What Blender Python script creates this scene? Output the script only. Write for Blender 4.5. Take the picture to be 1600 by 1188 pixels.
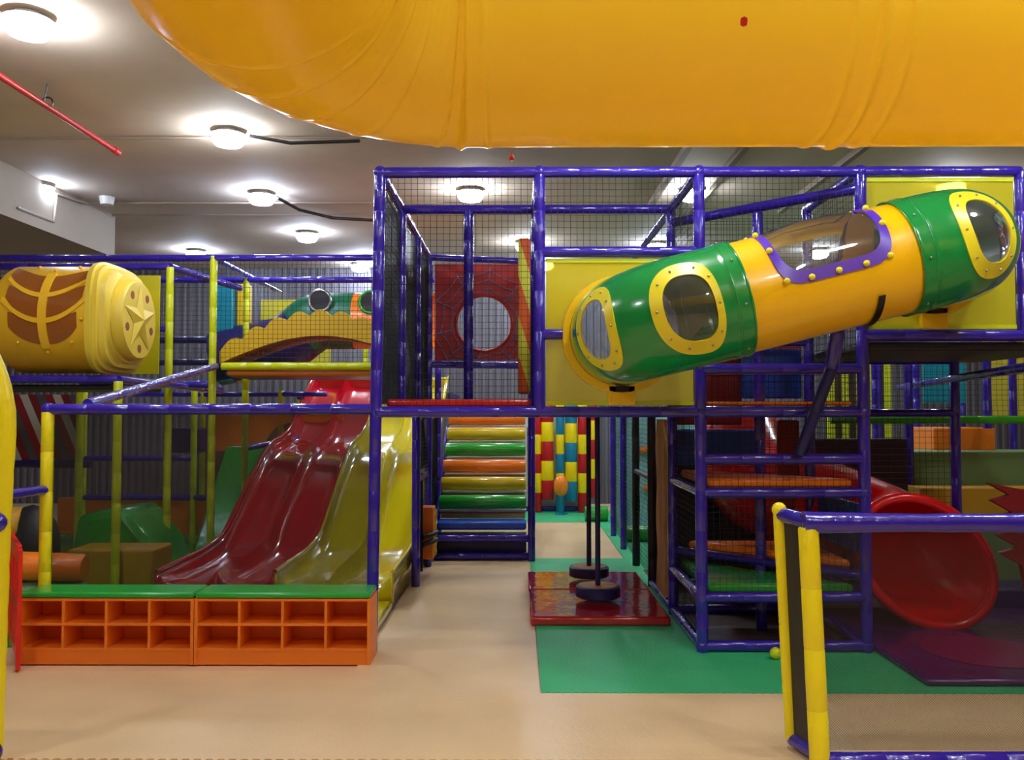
import bpy, math, random
from mathutils import Vector, Matrix
random.seed(7)
C = bpy.context.scene.collection
PI = math.pi
for o in list(bpy.data.objects): bpy.data.objects.remove(o)

# ---------------------------------------------------------------- camera, world, exposure
EYE = 1.78
cd = bpy.data.cameras.new('camera'); cam = bpy.data.objects.new('camera', cd); C.objects.link(cam)
cd.sensor_width = 36; cd.lens = 1360/1600*36; cd.clip_start = 0.05
cam.location = (0, 0, EYE); cam.rotation_euler = (math.radians(92.1), 0, math.radians(0.4))
bpy.context.scene.camera = cam
w = bpy.data.worlds.new('world'); bpy.context.scene.world = w; w.use_nodes = True
w.node_tree.nodes['Background'].inputs[0].default_value = (.9, .88, .85, 1)
w.node_tree.nodes['Background'].inputs[1].default_value = .02
vs = bpy.context.scene.view_settings
vs.view_transform = 'Standard'; vs.look = 'None'; vs.gamma = 1; vs.use_curve_mapping = False
vs.exposure = 0.12
LAMP = 118.0        # strength of the ceiling lamps
CEIL = 4.6

# ---------------------------------------------------------------- materials
def lin(c):
    return tuple(((v/255)/12.92 if v/255 <= .04045 else (((v/255)+.055)/1.055)**2.4) for v in c) + (1,)
def newmat(name):
    m = bpy.data.materials.new(name); m.use_nodes = True
    return m, m.node_tree.nodes, m.node_tree.links, m.node_tree.nodes['Principled BSDF']
def pbr(name, rgb, rough=.5, bump=0, scale=20, coat=0, vary=0, spec=.5, metal=0, translucent=0, stretch=None):
    m, N, L, b = newmat(name)
    b.inputs['Base Color'].default_value = lin(rgb); b.inputs['Roughness'].default_value = rough
    b.inputs['Coat Weight'].default_value = coat; b.inputs['Coat Roughness'].default_value = .08
    b.inputs['Specular IOR Level'].default_value = spec; b.inputs['Metallic'].default_value = metal
    tc = N.new('ShaderNodeTexCoord')
    vec = tc.outputs['Object']
    if stretch:
        mp = N.new('ShaderNodeMapping'); mp.inputs['Scale'].default_value = stretch
        L.new(vec, mp.inputs[0]); vec = mp.outputs[0]
    if bump:
        n = N.new('ShaderNodeTexNoise'); n.inputs['Scale'].default_value = scale; n.inputs['Detail'].default_value = 3
        L.new(vec, n.inputs['Vector'])
        bp = N.new('ShaderNodeBump'); bp.inputs['Strength'].default_value = bump; bp.inputs['Distance'].default_value = .02
        L.new(n.outputs['Fac'], bp.inputs['Height']); L.new(bp.outputs[0], b.inputs['Normal'])
        if coat: L.new(bp.outputs[0], b.inputs['Coat Normal'])
    if vary:
        n2 = N.new('ShaderNodeTexNoise'); n2.inputs['Scale'].default_value = 1.7; n2.inputs['Detail'].default_value = 4
        L.new(vec, n2.inputs['Vector'])
        mx = N.new('ShaderNodeMix'); mx.data_type = 'RGBA'
        mx.inputs[6].default_value = lin([max(0, v*(1-vary)) for v in rgb]); mx.inputs[7].default_value = lin([min(255, v*(1+vary)) for v in rgb])
        L.new(n2.outputs['Fac'], mx.inputs[0]); L.new(mx.outputs[2], b.inputs['Base Color'])
    if translucent:
        t = N.new('ShaderNodeBsdfTranslucent'); t.inputs[0].default_value = lin(rgb)
        ms = N.new('ShaderNodeMixShader'); ms.inputs[0].default_value = translucent
        out = N['Material Output']; L.new(b.outputs[0], ms.inputs[1]); L.new(t.outputs[0], ms.inputs[2]); L.new(ms.outputs[0], out.inputs[0])
    return m
def emit(name, rgb, s):
    m, N, L, b = newmat(name); N.remove(b); e = N.new('ShaderNodeEmission')
    e.inputs[0].default_value = lin(rgb); e.inputs[1].default_value = s; L.new(e.outputs[0], N['Material Output'].inputs[0]); return m
def glass(name, tint, opac, rough=.05, film=None, gloss=.12):
    """thin plastic sheet: tinted clear part, a share of plain diffuse film and a gloss"""
    m, N, L, b = newmat(name); N.remove(b)
    t = N.new('ShaderNodeBsdfTransparent'); t.inputs[0].default_value = lin(tint)
    d = N.new('ShaderNodeBsdfDiffuse'); d.inputs[0].default_value = lin(film or tint)
    tr = N.new('ShaderNodeBsdfTranslucent'); tr.inputs[0].default_value = lin(film or tint)
    g = N.new('ShaderNodeBsdfGlossy'); g.inputs[1].default_value = rough; g.inputs[0].default_value = (1, 1, 1, 1)
    m0 = N.new('ShaderNodeMixShader'); m0.inputs[0].default_value = .5; L.new(d.outputs[0], m0.inputs[1]); L.new(tr.outputs[0], m0.inputs[2])
    m1 = N.new('ShaderNodeMixShader'); m1.inputs[0].default_value = opac; L.new(t.outputs[0], m1.inputs[1]); L.new(m0.outputs[0], m1.inputs[2])
    fr = N.new('ShaderNodeFresnel'); fr.inputs[0].default_value = 1.45
    ad = N.new('ShaderNodeMath'); ad.operation = 'MULTIPLY_ADD'; ad.inputs[1].default_value = 1.0; ad.inputs[2].default_value = gloss*.3
    L.new(fr.outputs[0], ad.inputs[0])
    m2 = N.new('ShaderNodeMixShader'); L.new(ad.outputs[0], m2.inputs[0]); L.new(m1.outputs[0], m2.inputs[1]); L.new(g.outputs[0], m2.inputs[2])
    L.new(m2.outputs[0], N['Material Output'].inputs[0]); return m
def scrim(name, rgb, pitch, fill):
    """fine woven safety mesh: threads of width fill*pitch running both diagonal ways"""
    m, N, L, b = newmat(name)
    b.inputs['Base Color'].default_value = lin(rgb); b.inputs['Roughness'].default_value = .8
    tc = N.new('ShaderNodeTexCoord'); sp = N.new('ShaderNodeSeparateXYZ'); L.new(tc.outputs['Object'], sp.inputs[0])
    def mth(op, a, b_=None):
        n = N.new('ShaderNodeMath'); n.operation = op
        for i, v in enumerate((a, b_)):
            if v is None: continue
            if isinstance(v, (int, float)): n.inputs[i].default_value = v
            else: L.new(v, n.inputs[i])
        return n.outputs[0]
    xy = mth('ADD', sp.outputs[0], sp.outputs[1])
    res = []
    for op in ('ADD', 'SUBTRACT'):
        v = mth(op, xy, sp.outputs[2]); f = mth('FRACT', mth('DIVIDE', v, pitch*1.414)); res.append(mth('LESS_THAN', f, fill))
    fac = mth('MAXIMUM', res[0], res[1])
    t = N.new('ShaderNodeBsdfTransparent'); ms = N.new('ShaderNodeMixShader')
    L.new(fac, ms.inputs[0]); L.new(t.outputs[0], ms.inputs[1]); L.new(b.outputs[0], ms.inputs[2]); L.new(ms.outputs[0], N['Material Output'].inputs[0])
    return m
M = {}
M['blue'] = pbr('blue_vinyl', (50, 29, 164), .22, .35, 14, .5)
M['yellow'] = pbr('yellow_vinyl', (252, 234, 10), .4, .3, 16, .1)
M['lime'] = pbr('lime_vinyl', (212, 222, 24), .3, .3, 14, .3)
M['red'] = pbr('red_vinyl', (205, 30, 28), .3, .3, 12, .3)
M['green'] = pbr('green_vinyl', (40, 165, 50), .25, .25, 9, .4)
M['orange'] = pbr('orange_vinyl', (255, 134, 30), .3, .3, 12, .2)
M['lightblue'] = pbr('light_blue_vinyl', (30, 80, 190), .4, .2, 12, .1)
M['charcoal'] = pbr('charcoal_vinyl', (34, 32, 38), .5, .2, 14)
M['navy'] = pbr('navy_vinyl', (32, 26, 92), .4, .2, 14)
M['purple'] = pbr('purple_vinyl', (76, 22, 96), .25, .5, 6, .4, vary=.35)
M['crimson'] = pbr('crimson_mat_vinyl', (186, 26, 36), .14, .35, 5, .8)
M['darkred2'] = pbr('deep_red_board', (120, 10, 22), .5)
M['darkred'] = pbr('dark_red_vinyl', (140, 16, 22), .4, .2, 10)
M['net'] = pbr('black_net_cord', (22, 20, 22), .8)
M['scrim'] = scrim('fence_mesh', (40, 28, 22), .009, .13)
M['pitscrim'] = scrim('pit_mesh', (26, 20, 14), .004, .20)
M['tubey'] = pbr('yellow_tube_plastic', (255, 220, 58), .24, .03, 3, .3, translucent=.45)
M['midy'] = pbr('yellow_crawl_plastic', (255, 198, 0), .3, 0, 3, .4)
M['tubeg'] = pbr('green_tube_plastic', (16, 140, 62), .2, .02, 3, .5)
M['winy'] = pbr('yellow_window_plastic', (238, 222, 40), .35)
M['purplef'] = pbr('purple_window_plastic', (92, 52, 190), .35)
M['steel'] = pbr('steel', (170, 170, 172), .3, metal=1)
M['clear'] = glass('clear_acrylic', (225, 230, 232), .08)
M['smoke'] = glass('smoky_acrylic', (150, 120, 90), .35, film=(150, 84, 26))
M['yfilm'] = glass('yellow_vinyl_film', (255, 248, 130), .72, film=(255, 246, 60), rough=.12, gloss=.5)
M['slider'] = pbr('red_slide_gelcoat', (205, 14, 40), .12, .04, 3, .9)
M['slidey'] = pbr('yellow_slide_gelcoat', (222, 206, 22), .14, .04, 3, .9)
M['tubered'] = pbr('red_tube_plastic', (226, 8, 16), .25, .03, 3, .4)
M['rack'] = pbr('orange_laminate', (252, 134, 34), .45)
M['racktop'] = pbr('green_cushion', (38, 172, 62), .28, .1, 6, .3)
M['shipy'] = pbr('golden_plastic', (238, 186, 36), .4)
M['shipl'] = pbr('pale_yellow_plastic', (226, 196, 62), .45)
M['hole'] = pbr('brown_recess', (140, 70, 26), .6)
M['black'] = pbr('black_plastic', (16, 14, 18), .4)
M['white'] = pbr('white_metal', (225, 225, 220), .4)
M['conduit'] = pbr('painted_conduit', (150, 134, 118), .6)
M['pipered'] = pbr('red_pipe_paint', (186, 40, 40), .4)
M['wood'] = pbr('brown_bark_board', (176, 126, 72), .7, .5, 8, vary=.3, stretch=(1, 6, .6))
M['teal'] = pbr('teal_vinyl', (0, 130, 150), .4, .2, 12)
M['cyanp'] = pbr('pale_cyan_board', (150, 205, 210), .6)
M['scallop'] = pbr('yellow_scallop_foam', (238, 192, 24), .5, .1, 8)
M['scallopo'] = pbr('orange_scallop_lining', (205, 112, 24), .5)
M['cola'] = pbr('pillar_yellow', (255, 222, 0), .4); M['colb'] = pbr('pillar_red', (190, 18, 28), .4); M['colc'] = pbr('pillar_blue', (20, 128, 165), .4)
M['gold'] = pbr('ochre_foam', (200, 150, 30), .5); M['sage'] = pbr('sage_foam', (110, 142, 92), .5)
M['ball'] = pbr('ball_plastic', (220, 225, 20), .4)
M['lamp'] = emit('lamp_glow', (240, 247, 255), LAMP)
M['lampc'] = emit('cool_lamp_glow', (212, 228, 255), LAMP)
M['silver'] = pbr('web_line_paint', (150, 150, 190), .5)
M['redpanel'] = pbr('red_panel', (200, 34, 34), .45)
M['trampoline'] = pbr('magenta_print', (130, 16, 84), .3)

# ---------------------------------------------------------------- helpers
def tag(o, label=None, cat=None, group=None, kind=None):
    if label: o['label'] = label
    if cat: o['category'] = cat
    if group: o['group'] = group
    if kind: o['kind'] = kind
    return o
def thing(name, label, cat, loc=(0, 0, 0), group=None):
    o = bpy.data.objects.new(name, None); C.objects.link(o); o.location = loc; o.empty_display_size = .1
    return tag(o, label, cat, group)
def world_loc(o):
    v = Vector((0, 0, 0))
    while o: v += Vector(o.location); o = o.parent
    return v
class MB:
    def __init__(s): s.v = []; s.f = []; s.mi = []; s.m = 0
    def add(s, V, F):
        b = len(s.v); s.v += [tuple(p) for p in V]
        for f in F: s.f.append(tuple(i+b for i in f)); s.mi.append(s.m)
        return s
    def box(s, a, b):
        (x0, y0, z0), (x1, y1, z1) = a, b
        x0, x1 = sorted((x0, x1)); y0, y1 = sorted((y0, y1)); z0, z1 = sorted((z0, z1))
        return s.add([(x0,y0,z0),(x1,y0,z0),(x1,y1,z0),(x0,y1,z0),(x0,y0,z1),(x1,y0,z1),(x1,y1,z1),(x0,y1,z1)],
                     [(3,2,1,0),(4,5,6,7),(0,1,5,4),(1,2,6,5),(2,3,7,6),(3,0,4,7)])
    def sweep(s, path, r, n=12, caps=True):
        P = [Vector(p) for p in path]; k = len(P)
        R = r if isinstance(r, (list, tuple)) else [r]*k
        t0 = (P[1]-P[0]).normalized(); up = Vector((0, 0, 1)) if abs(t0.z) < .9 else Vector((1, 0, 0))
        nx = t0.cross(up).normalized(); V = []; F = []
        for i in range(k):
            t = (P[min(i+1, k-1)]-P[max(i-1, 0)]).normalized()
            nx = (nx-t*nx.dot(t)).normalized(); ny = t.cross(nx)
            for j in range(n):
                a = 2*PI*j/n; V.append(P[i]+(nx*math.cos(a)+ny*math.sin(a))*R[i])
        for i in range(k-1):
            for j in range(n):
                F.append((i*n+j, i*n+(j+1) % n, (i+1)*n+(j+1) % n, (i+1)*n+j))
        if caps: F.append(tuple(range(n-1, -1, -1))); F.append(tuple((k-1)*n+j for j in range(n)))
        return s.add(V, F)
    def prism(s, poly, d):
        """poly: 3-D outline, d: extrusion vector"""
        n = len(poly); V = [Vector(p) for p in poly]; d = Vector(d)
        V = V+[p+d for p in V]
        F = [tuple(range(n)), tuple(range(2*n-1, n-1, -1))]+[(i, i+n, (i+1) % n+n, (i+1) % n) for i in range(n)]
        return s.add(V, F)
    def ball(s, c, r, n=10, sc=(1, 1, 1)):
        m = n//2+1; V = []; F = []
        for i in range(m+1):
            a = PI*i/m
            for j in range(n):
                b = 2*PI*j/n; V.append((c[0]+r*sc[0]*math.sin(a)*math.cos(b), c[1]+r*sc[1]*math.sin(a)*math.sin(b), c[2]+r*sc[2]*math.cos(a)))
        for i in range(m):
            for j in range(n): F.append((i*n+j, (i+1)*n+j, (i+1)*n+(j+1) % n, i*n+(j+1) % n))
        return s.add(V, F)
    def build(s, name, mat, parent=None, smooth=False, bevel=0, loc=None, solid=0, sub=0):
        org = world_loc(parent) if parent else Vector(loc) if loc else Vector((0, 0, 0))
        me = bpy.data.meshes.new(name); me.from_pydata([tuple(Vector(v)-org) for v in s.v], [], s.f)
        for m in (mat if isinstance(mat, list) else [mat]): me.materials.append(m)
        for p, i in zip(me.polygons, s.mi): p.material_index = i; p.use_smooth = smooth
        me.update()
        o = bpy.data.objects.new(name, me); C.objects.link(o)
        if parent: o.parent = parent
        elif loc: o.location = loc
        if smooth and not sub: me.set_sharp_from_angle(angle=math.radians(48))
        if bevel:
            b = o.modifiers.new('b', 'BEVEL'); b.width = bevel; b.segments = 2; b.limit_method = 'ANGLE'; b.angle_limit = .7
            for p in me.polygons: p.use_smooth = True
            me.set_sharp_from_angle(angle=math.radians(50))
        if solid:
            so = o.modifiers.new('s', 'SOLIDIFY'); so.thickness = solid; so.offset = -1
        if sub:
            u = o.modifiers.new('u', 'SUBSURF'); u.levels = u.render_levels = sub
        return o
def lerp(a, b, t): return tuple(a[i]+(b[i]-a[i])*t for i in range(3))
def pad_path(a, b, r, seam=.3):
    """a padded pipe: foam sleeve with pinched seams"""
    L = (Vector(b)-Vector(a)).length; slant = abs(b[1]-a[1]) > .5*L; seam = .6 if slant else seam; pinch = .98 if slant else .94; n = max(1, round(L/seam)); P = []; R = []; dt = .006/L
    for k in range(n+1):
        t = k/n
        if k > 0: P.append(lerp(a, b, t-dt)); R.append(r)
        P.append(lerp(a, b, t)); R.append(r*pinch)
        if k < n: P.append(lerp(a, b, t+dt)); R.append(r); P.append(lerp(a, b, t+.5/n)); R.append(r*(1+random.uniform(-.03, .03)))
    return P, R
def pole(name, a, b, mat, parent, r=.044, n=14):
    mb = MB(); P, R = pad_path(a, b, r); mb.sweep(P, R, n); return mb.build(name, mat, parent, smooth=True)
def net(name, o, u, v, parent, cell=.048, r=.0019, mat=None):
    o, u, v = Vector(o), Vector(u), Vector(v); mb = MB(); nu = max(1, round(u.length/cell)); nv = max(1, round(v.length/cell))
    nn = u.cross(v).normalized()
    def sag(p, s, t): return p+nn*(.012*math.sin(s*9+t*4)*math.sin(t*5))
    for i in range(nu+1):
        s = i/nu; mb.sweep([sag(o+u*s+v*t, s, t) for t in (0, .25, .5, .75, 1)], r, 3, False)
    for i in range(nv+1):
        t = i/nv; mb.sweep([sag(o+u*s+v*t, s, t) for s in (0, .25, .5, .75, 1)], r, 3, False)
    return mb.build(name, mat or M['net'], parent)
def copy_tree(o, parent=None):
    c = o.copy(); C.objects.link(c)
    if parent: c.parent = parent
    for ch in list(o.children): copy_tree(ch, c)
    return c
def fillet(pts, rad, n=10):
    P = [Vector(p) for p in pts]; out = [P[0]]
    for i in range(1, len(P)-1):
        a = (P[i-1]-P[i]); b = (P[i+1]-P[i]); ta = a.normalized(); tb = b.normalized()
        ang = ta.angle(tb); d = rad/math.tan(ang/2); s = P[i]+ta*d; e = P[i]+tb*d
        c = P[i]+(ta+tb).normalized()*(rad/math.sin(ang/2)); vs_ = s-c; ve = e-c; tot = vs_.angle(ve); ax = vs_.cross(ve).normalized()
        for k in range(n+1): out.append(c+Matrix.Rotation(tot*k/n, 3, ax) @ vs_)
    out.append(P[-1]); return out
def resample(P, step):
    out = [P[0].copy()]; acc = 0; S = [0]
    tot = sum((P[i+1]-P[i]).length for i in range(len(P)-1)); n = max(2, round(tot/step)); cum = [0]
    for i in range(len(P)-1): cum.append(cum[-1]+(P[i+1]-P[i]).length)
    res = []; j = 0
    for k in range(n+1):
        s = tot*k/n
        while j < len(P)-2 and cum[j+1] < s: j += 1
        t = (s-cum[j])/max(1e-9, cum[j+1]-cum[j]); res.append(P[j].lerp(P[j+1], min(1, t)))
    return res, tot
class Curve:
    """frames along a path for building skins and windows on a tube; angle 0 = up, +90 = toward the camera side"""
    def __init__(s, pts, rad, step=.02):
        s.P, s.L = resample(fillet(pts, rad, 16), step); s.n = len(s.P); s.T = []
        for i in range(s.n): s.T.append((s.P[min(i+1, s.n-1)]-s.P[max(0, i-1)]).normalized())
        s.U = []; up = Vector((0, 0, 1))
        for t in s.T: s.U.append((up-t*up.dot(t)).normalized())
        s.W = [t.cross(u) for t, u in zip(s.T, s.U)]
    def pt(s, d, a, r):
        x = max(0, min(.99999, d/s.L))*(s.n-1); i = int(x); t = x-i; j = min(i+1, s.n-1)
        p = s.P[i].lerp(s.P[j], t); u = s.U[i].lerp(s.U[j], t).normalized(); w_ = s.W[i].lerp(s.W[j], t).normalized()
        return p+(u*math.cos(a)+w_*math.sin(a))*r
    def skin(s, mb, d0, d1, r, na=72, step=.02, hole=None):
        nd = max(1, round((d1-d0)/step)); V = []; F = []
        for i in range(nd+1):
            d = d0+(d1-d0)*i/nd; rr = r(d) if callable(r) else r
            for j in range(na): V.append(s.pt(d, 2*PI*j/na-PI, rr))
        for i in range(nd):
            for j in range(na):
                if hole and hole(d0+(d1-d0)*(i+.5)/nd, 2*PI*(j+.5)/na-PI): continue
                F.append((i*na+(j+1) % na, (i+1)*na+(j+1) % na, (i+1)*na+j, i*na+j))
        mb.add(V, F)
def superell(cd_, ca, wd, wa, e=3.0):
    """window outline test and outline points on a tube: centre (d, a), half sizes"""
    def test(d, a, k=1.0): return abs((d-cd_)/(wd*k))**e+abs((a-ca)/(wa*k))**e < 1
    def pts(k, n=48):
        o = []
        for i in range(n):
            t = 2*PI*i/n; c, s_ = math.cos(t), math.sin(t)
            o.append((cd_+wd*k*math.copysign(abs(c)**(2/e), c), ca+wa*k*math.copysign(abs(s_)**(2/e), s_)))
        return o
    return test, pts
def struct(name, mb, mat, **k):
    o = mb.build(name, mat, **k); o['kind'] = 'structure'; return o
GX = [-1.04, .16, 1.36, 2.57, 3.77]; FY = 6.5

# ---------------------------------------------------------------- room
flm = pbr('floor_beige', (226, 190, 150), .45, .05, 30, .05, vary=.06)
struct('floor', MB().box((-10, -5, -.1), (10, 17.2, 0)), flm)
ceilm = pbr('ceiling_paint', (205, 190, 174), .8, .1, 12, vary=.05)
struct('ceiling', MB().box((-10, -5, CEIL), (10, 17.2, CEIL+.1)), ceilm)
wm = pbr('wall_paint', (150, 132, 118), .8, vary=.08)
struct('wall_left', MB().box((-10.1, -5, 0), (-10, 17.2, CEIL)), wm)
struct('wall_right', MB().box((10, -5, 0), (10.1, 17.2, CEIL)), wm)
struct('wall_rear', MB().box((-10, -5.1, 0), (10, -5, CEIL)), wm)
mb = MB(); x = -10; pts = []
while x < 10: pts += [(x, 0), (x+.05, 0), (x+.07, .03), (x+.12, .03)]; x += .14
poly = [(p[0], 16.95-p[1], 0) for p in pts]+[(10, 17.2, 0), (-10, 17.2, 0)]
n = len(poly); V = [(p[0], p[1], z) for z in (0, CEIL) for p in poly]
mb.add(V, [(i, (i+1) % n, (i+1) % n+n, i+n) for i in range(n)])
struct('wall_back', mb, pbr('ribbed_grey_cladding', (100, 96, 102), .4))
struct('trim_1', MB().box((-10, 2, 4.0), (-5.8, 12.4, CEIL)), pbr('beam_paint', (168, 156, 142), .8, vary=.05))   # downstand beam at the left

# ---------------------------------------------------------------- ceiling lamps
LS = [(-3.47, 6.05, 'nearest round ceiling lamp, above the end of the red pipe', 0), (-2.9, 8.6, 'round ceiling lamp beside the bend of the big overhead tube', 0),
      (-3.29, 11.05, 'cool round ceiling lamp with a black cable at its side', 1), (-3.3, 13.5, 'small cool ceiling lamp farther back under the black cable', 1),
      (-5.6, 15.0, 'ceiling lamp above the golden cylinder, glowing on the ceiling', 1), (-2.75, 15.6, 'ceiling lamp behind the left corner post of the blue frame', 1),
      (-.6, 10.9, 'ceiling lamp seen through the net above the spider web panel', 0), (2.2, 10.9, 'ceiling lamp behind the third post from the left of the blue frame', 0),
      (.12, 14.3, 'small ceiling lamp above the orange and lime striped pad', 0), (5.3, 10.6, 'ceiling lamp above the upper yellow vinyl window', 0),
      (-5.9, 10.6, 'ceiling lamp behind the golden cylinder', 1), (2.3, 14.4, 'far ceiling lamp above the climbing tower', 1),
      (.5, 16.2, 'farthest ceiling lamp, seen through the spider web panel', 1), (-3.0, 16.4, 'farthest ceiling lamp above the scalloped arch', 1), (5.2, 15, 'far ceiling lamp above the foam steps', 1),
      (.9, 5.4, 'ceiling lamp hidden behind the middle of the overhead tube', 0), (4.1, 4.9, 'ceiling lamp hidden behind the right part of the overhead tube', 0),
      (-3.5, 3.2, 'ceiling lamp left of the overhead tube, out of the frame', 0), (-3.4, -.2, 'ceiling lamp behind the viewer at the left', 0),
      (-.2, .3, 'ceiling lamp behind the viewer at the middle', 0), (3.2, -.2, 'ceiling lamp behind the viewer at the right', 0), (2.6, 1.6, 'ceiling lamp over the right fence', 0),
      (2.7, 3.3, 'ceiling lamp straight above the big overhead tube', 0), (0, -3, 'rearmost ceiling lamp behind the viewer', 0)]
def lampobj(mat):
    t = thing('ceiling_lamp', 'lamp', 'lamp', (0, 0, 0), 'round ceiling lamps')
    MB().sweep([(0, 0, 0), (0, 0, -.05)], [.1, .17], 20).build('housing', M['white'], t, True)
    MB().sweep([(0, 0, -.052), (0, 0, -.1), (0, 0, -.15), (0, 0, -.17)], [.15, .165, .13, .05], 20).build('diffuser', mat, t, True)
    return t
protos = {0: lampobj(M['lamp']), 1: lampobj(M['lampc'])}; used = {0: 0, 1: 0}
for x, y, lab, k in LS:
    o = protos[k] if not used[k] else copy_tree(protos[k]); used[k] = 1
    o.location = (x, y, CEIL); o['label'] = lab
# pipes and cables on the ceiling
t = thing('sprinkler_pipe', 'red sprinkler pipe hanging under the ceiling at the upper left', 'pipe', (-4.04, 8.65, 4.4))
MB().sweep([(-4.04, 4.0, 4.4), (-4.04, 8.6, 4.4)], .026, 12).build('pipe', M['pipered'], t, True)
MB().sweep([(-4.04, 8.58, 4.4), (-4.04, 8.68, 4.4)], .034, 12).build('end_cap', M['pipered'], t, True)
hp = [Vector((-4.04+.05*math.cos(a), 7.35, 4.43+.05*math.sin(a))) for a in [k*PI/8 for k in range(-2, 11)]]
MB().sweep(hp+[Vector((-4.04, 7.35, CEIL))], .007, 6).build('hanger_loop', M['black'], t, True)
def run(name, pts, r, mat, label, cat):
    return tag(MB().sweep(pts, r, 8).build(name, mat, None, True, loc=pts[0]), label, cat)
run('conduit', [(-7, 8.75, 4.57), (4, 8.75, 4.57)], .012, M['conduit'], 'painted conduit running across the ceiling past the lamp by the tube bend', 'conduit')
run('conduit', [(-5.75, 11.5, 4.57), (-1, 11.5, 4.57)], .014, M['conduit'], 'nearer painted conduit running across the ceiling from the white junction box', 'conduit')
run('conduit', [(-5.75, 12.2, 4.57), (-1, 12.2, 4.57)], .012, M['conduit'], 'farther of the two thin conduits crossing the ceiling behind the junction box', 'conduit')
run('conduit', [(-7.6, 9.95, 4.14), (-5.77, 9.95, 4.14), (-5.77, 10.7, 4.14), (-5.77, 10.75, 4.5), (-5.75, 11.5, 4.56)], .016, M['conduit'], 'painted conduit bending up the face of the ceiling beam to the junction box', 'conduit')
run('cable', [(-2.7, 8.65, 4.56), (-2.3, 8.7, 4.5), (-1.6, 8.7, 4.52)], .018, M['black'], 'black cable from the warm lamp to behind the tube bend', 'cable')
run('cable', [(-3.1, 11.1, 4.54), (-2.95, 11.6, 4.5), (-2.6, 12.1, 4.5), (-1.9, 12.3, 4.5)], .022, M['black'], 'black cable dangling beside the cool ceiling lamp', 'cable')
tag(MB().sweep([(-5.4, 11.3, CEIL), (-5.4, 11.3, 4.5)], [.1, .08], 14).build('junction_box', M['white'], None, True, loc=(-5.4, 11.3, 4.5)), 'round white junction box on the ceiling beside the beam', 'box')
for x, lab in ((1.75, 'metal ceiling channel above the tube, left one of the three'), (2.35, 'metal ceiling channel above the tube, middle one of the three'), (3.6, 'metal ceiling channel above the tube, right one of the three')):
    tag(MB().box((x, 4, 4.53), (x+.07, 12, 4.6)).build('ceiling_channel', M['conduit'], None, loc=(x, 4, 4.53)), lab, 'channel', 'metal channels on the ceiling')

# ---------------------------------------------------------------- floor mats
def mat_edge(p, q, tooth=.06, amp=.018):
    """points from p to q with jigsaw scallops"""
    p, q = Vector(p), Vector(q); L = (q-p).length; n = max(1, round(L/tooth)); d = (q-p)/n; nr = Vector((d.y, -d.x, 0)).normalized(); out = []
    for i in range(n): out += [p+d*(i+.02), p+d*(i+.1)+nr*amp, p+d*(i+.42)+nr*amp, p+d*(i+.5)]
    return out
def floormat(name, outline, teeth, mat, h, label):
    pts = []
    for i, p in enumerate(outline):
        q = outline[(i+1) % len(outline)]
        pts += mat_edge((p[0], p[1], 0), (q[0], q[1], 0)) if i in teeth else [Vector((p[0], p[1], 0))]
    o = MB().prism([tuple(v+Vector((0, 0, .001))) for v in pts], (0, 0, h)).build(name, mat, None, loc=(outline[0][0], outline[0][1], 0))
    return tag(o, label, 'mat')
greenf = pbr('green_foam_mat', (58, 186, 120), .55, .2, 60, 0, vary=.06)
beigef = pbr('beige_foam_mat', (232, 200, 152), .42, .12, 50, .12, vary=.07)
floormat('floor_mat', [(-6, 4.5), (6, 4.5), (6, 5.55), (.137, 5.55), (.137, 10.6), (1.27, 10.6), (1.27, 14.0), (-1.0, 14.0), (-1.0, 9.0), (-1.12, 9.0), (-1.12, 6.0), (-6, 6.0)], {0}, beigef, .01, 'beige foam matting covering the open floor and the passage')
floormat('floor_mat', [(.145, 5.56), (6.6, 5.56), (6.6, 15.6), (-1.0, 15.6), (-1.0, 14.01), (1.28, 14.01), (1.28, 10.59), (.145, 10.59)], {0}, greenf, .012, 'green foam matting in front of the climbing tower')
pitf = floormat('floor_mat', [(-6.5, 6.62), (-1.14, 6.62), (-1.14, 13.5), (-6.5, 13.5)], set(), M['green'], .01, 'green floor mat inside the fenced slide area')
floormat('floor_mat', [(1.40, 6.56), (6.4, 6.56), (6.4, 9.8), (1.40, 9.8)], set(), pbr('dark_brown_mat', (74, 52, 42), .5, .1, 20), .018, 'dark brown matting under the climbing tower and the red slide')
def cushion(name, a, b, mat, label=None, cat='mat', parent=None, bevel=.02, group=None):
    o = MB().box(a, b).build(name, mat, parent, bevel=bevel, loc=None if parent else (a[0], a[1], a[2]))
    return tag(o, label, cat, group) if not parent else o
cushion('crash_mat', (.1, 7.25, .012), (1.26, 8.36, .09), M['crimson'], 'front glossy crimson crash mat under the disc swings')
cushion('crash_mat', (.1, 8.38, .012), (1.26, 9.3, .09), M['crimson'], 'rear glossy crimson crash mat under the disc swings')
pm = cushion('landing_mat', (2.63, 5.68, .012), (6.2, 7.75, .06), M['purple'], 'dark purple landing mat under the red tube slide mouth')
MB().sweep([(3.35, 6.35, .061), (3.35, 6.35, .064)], .42, 28).build('print', M['trampoline'], pm)

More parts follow.
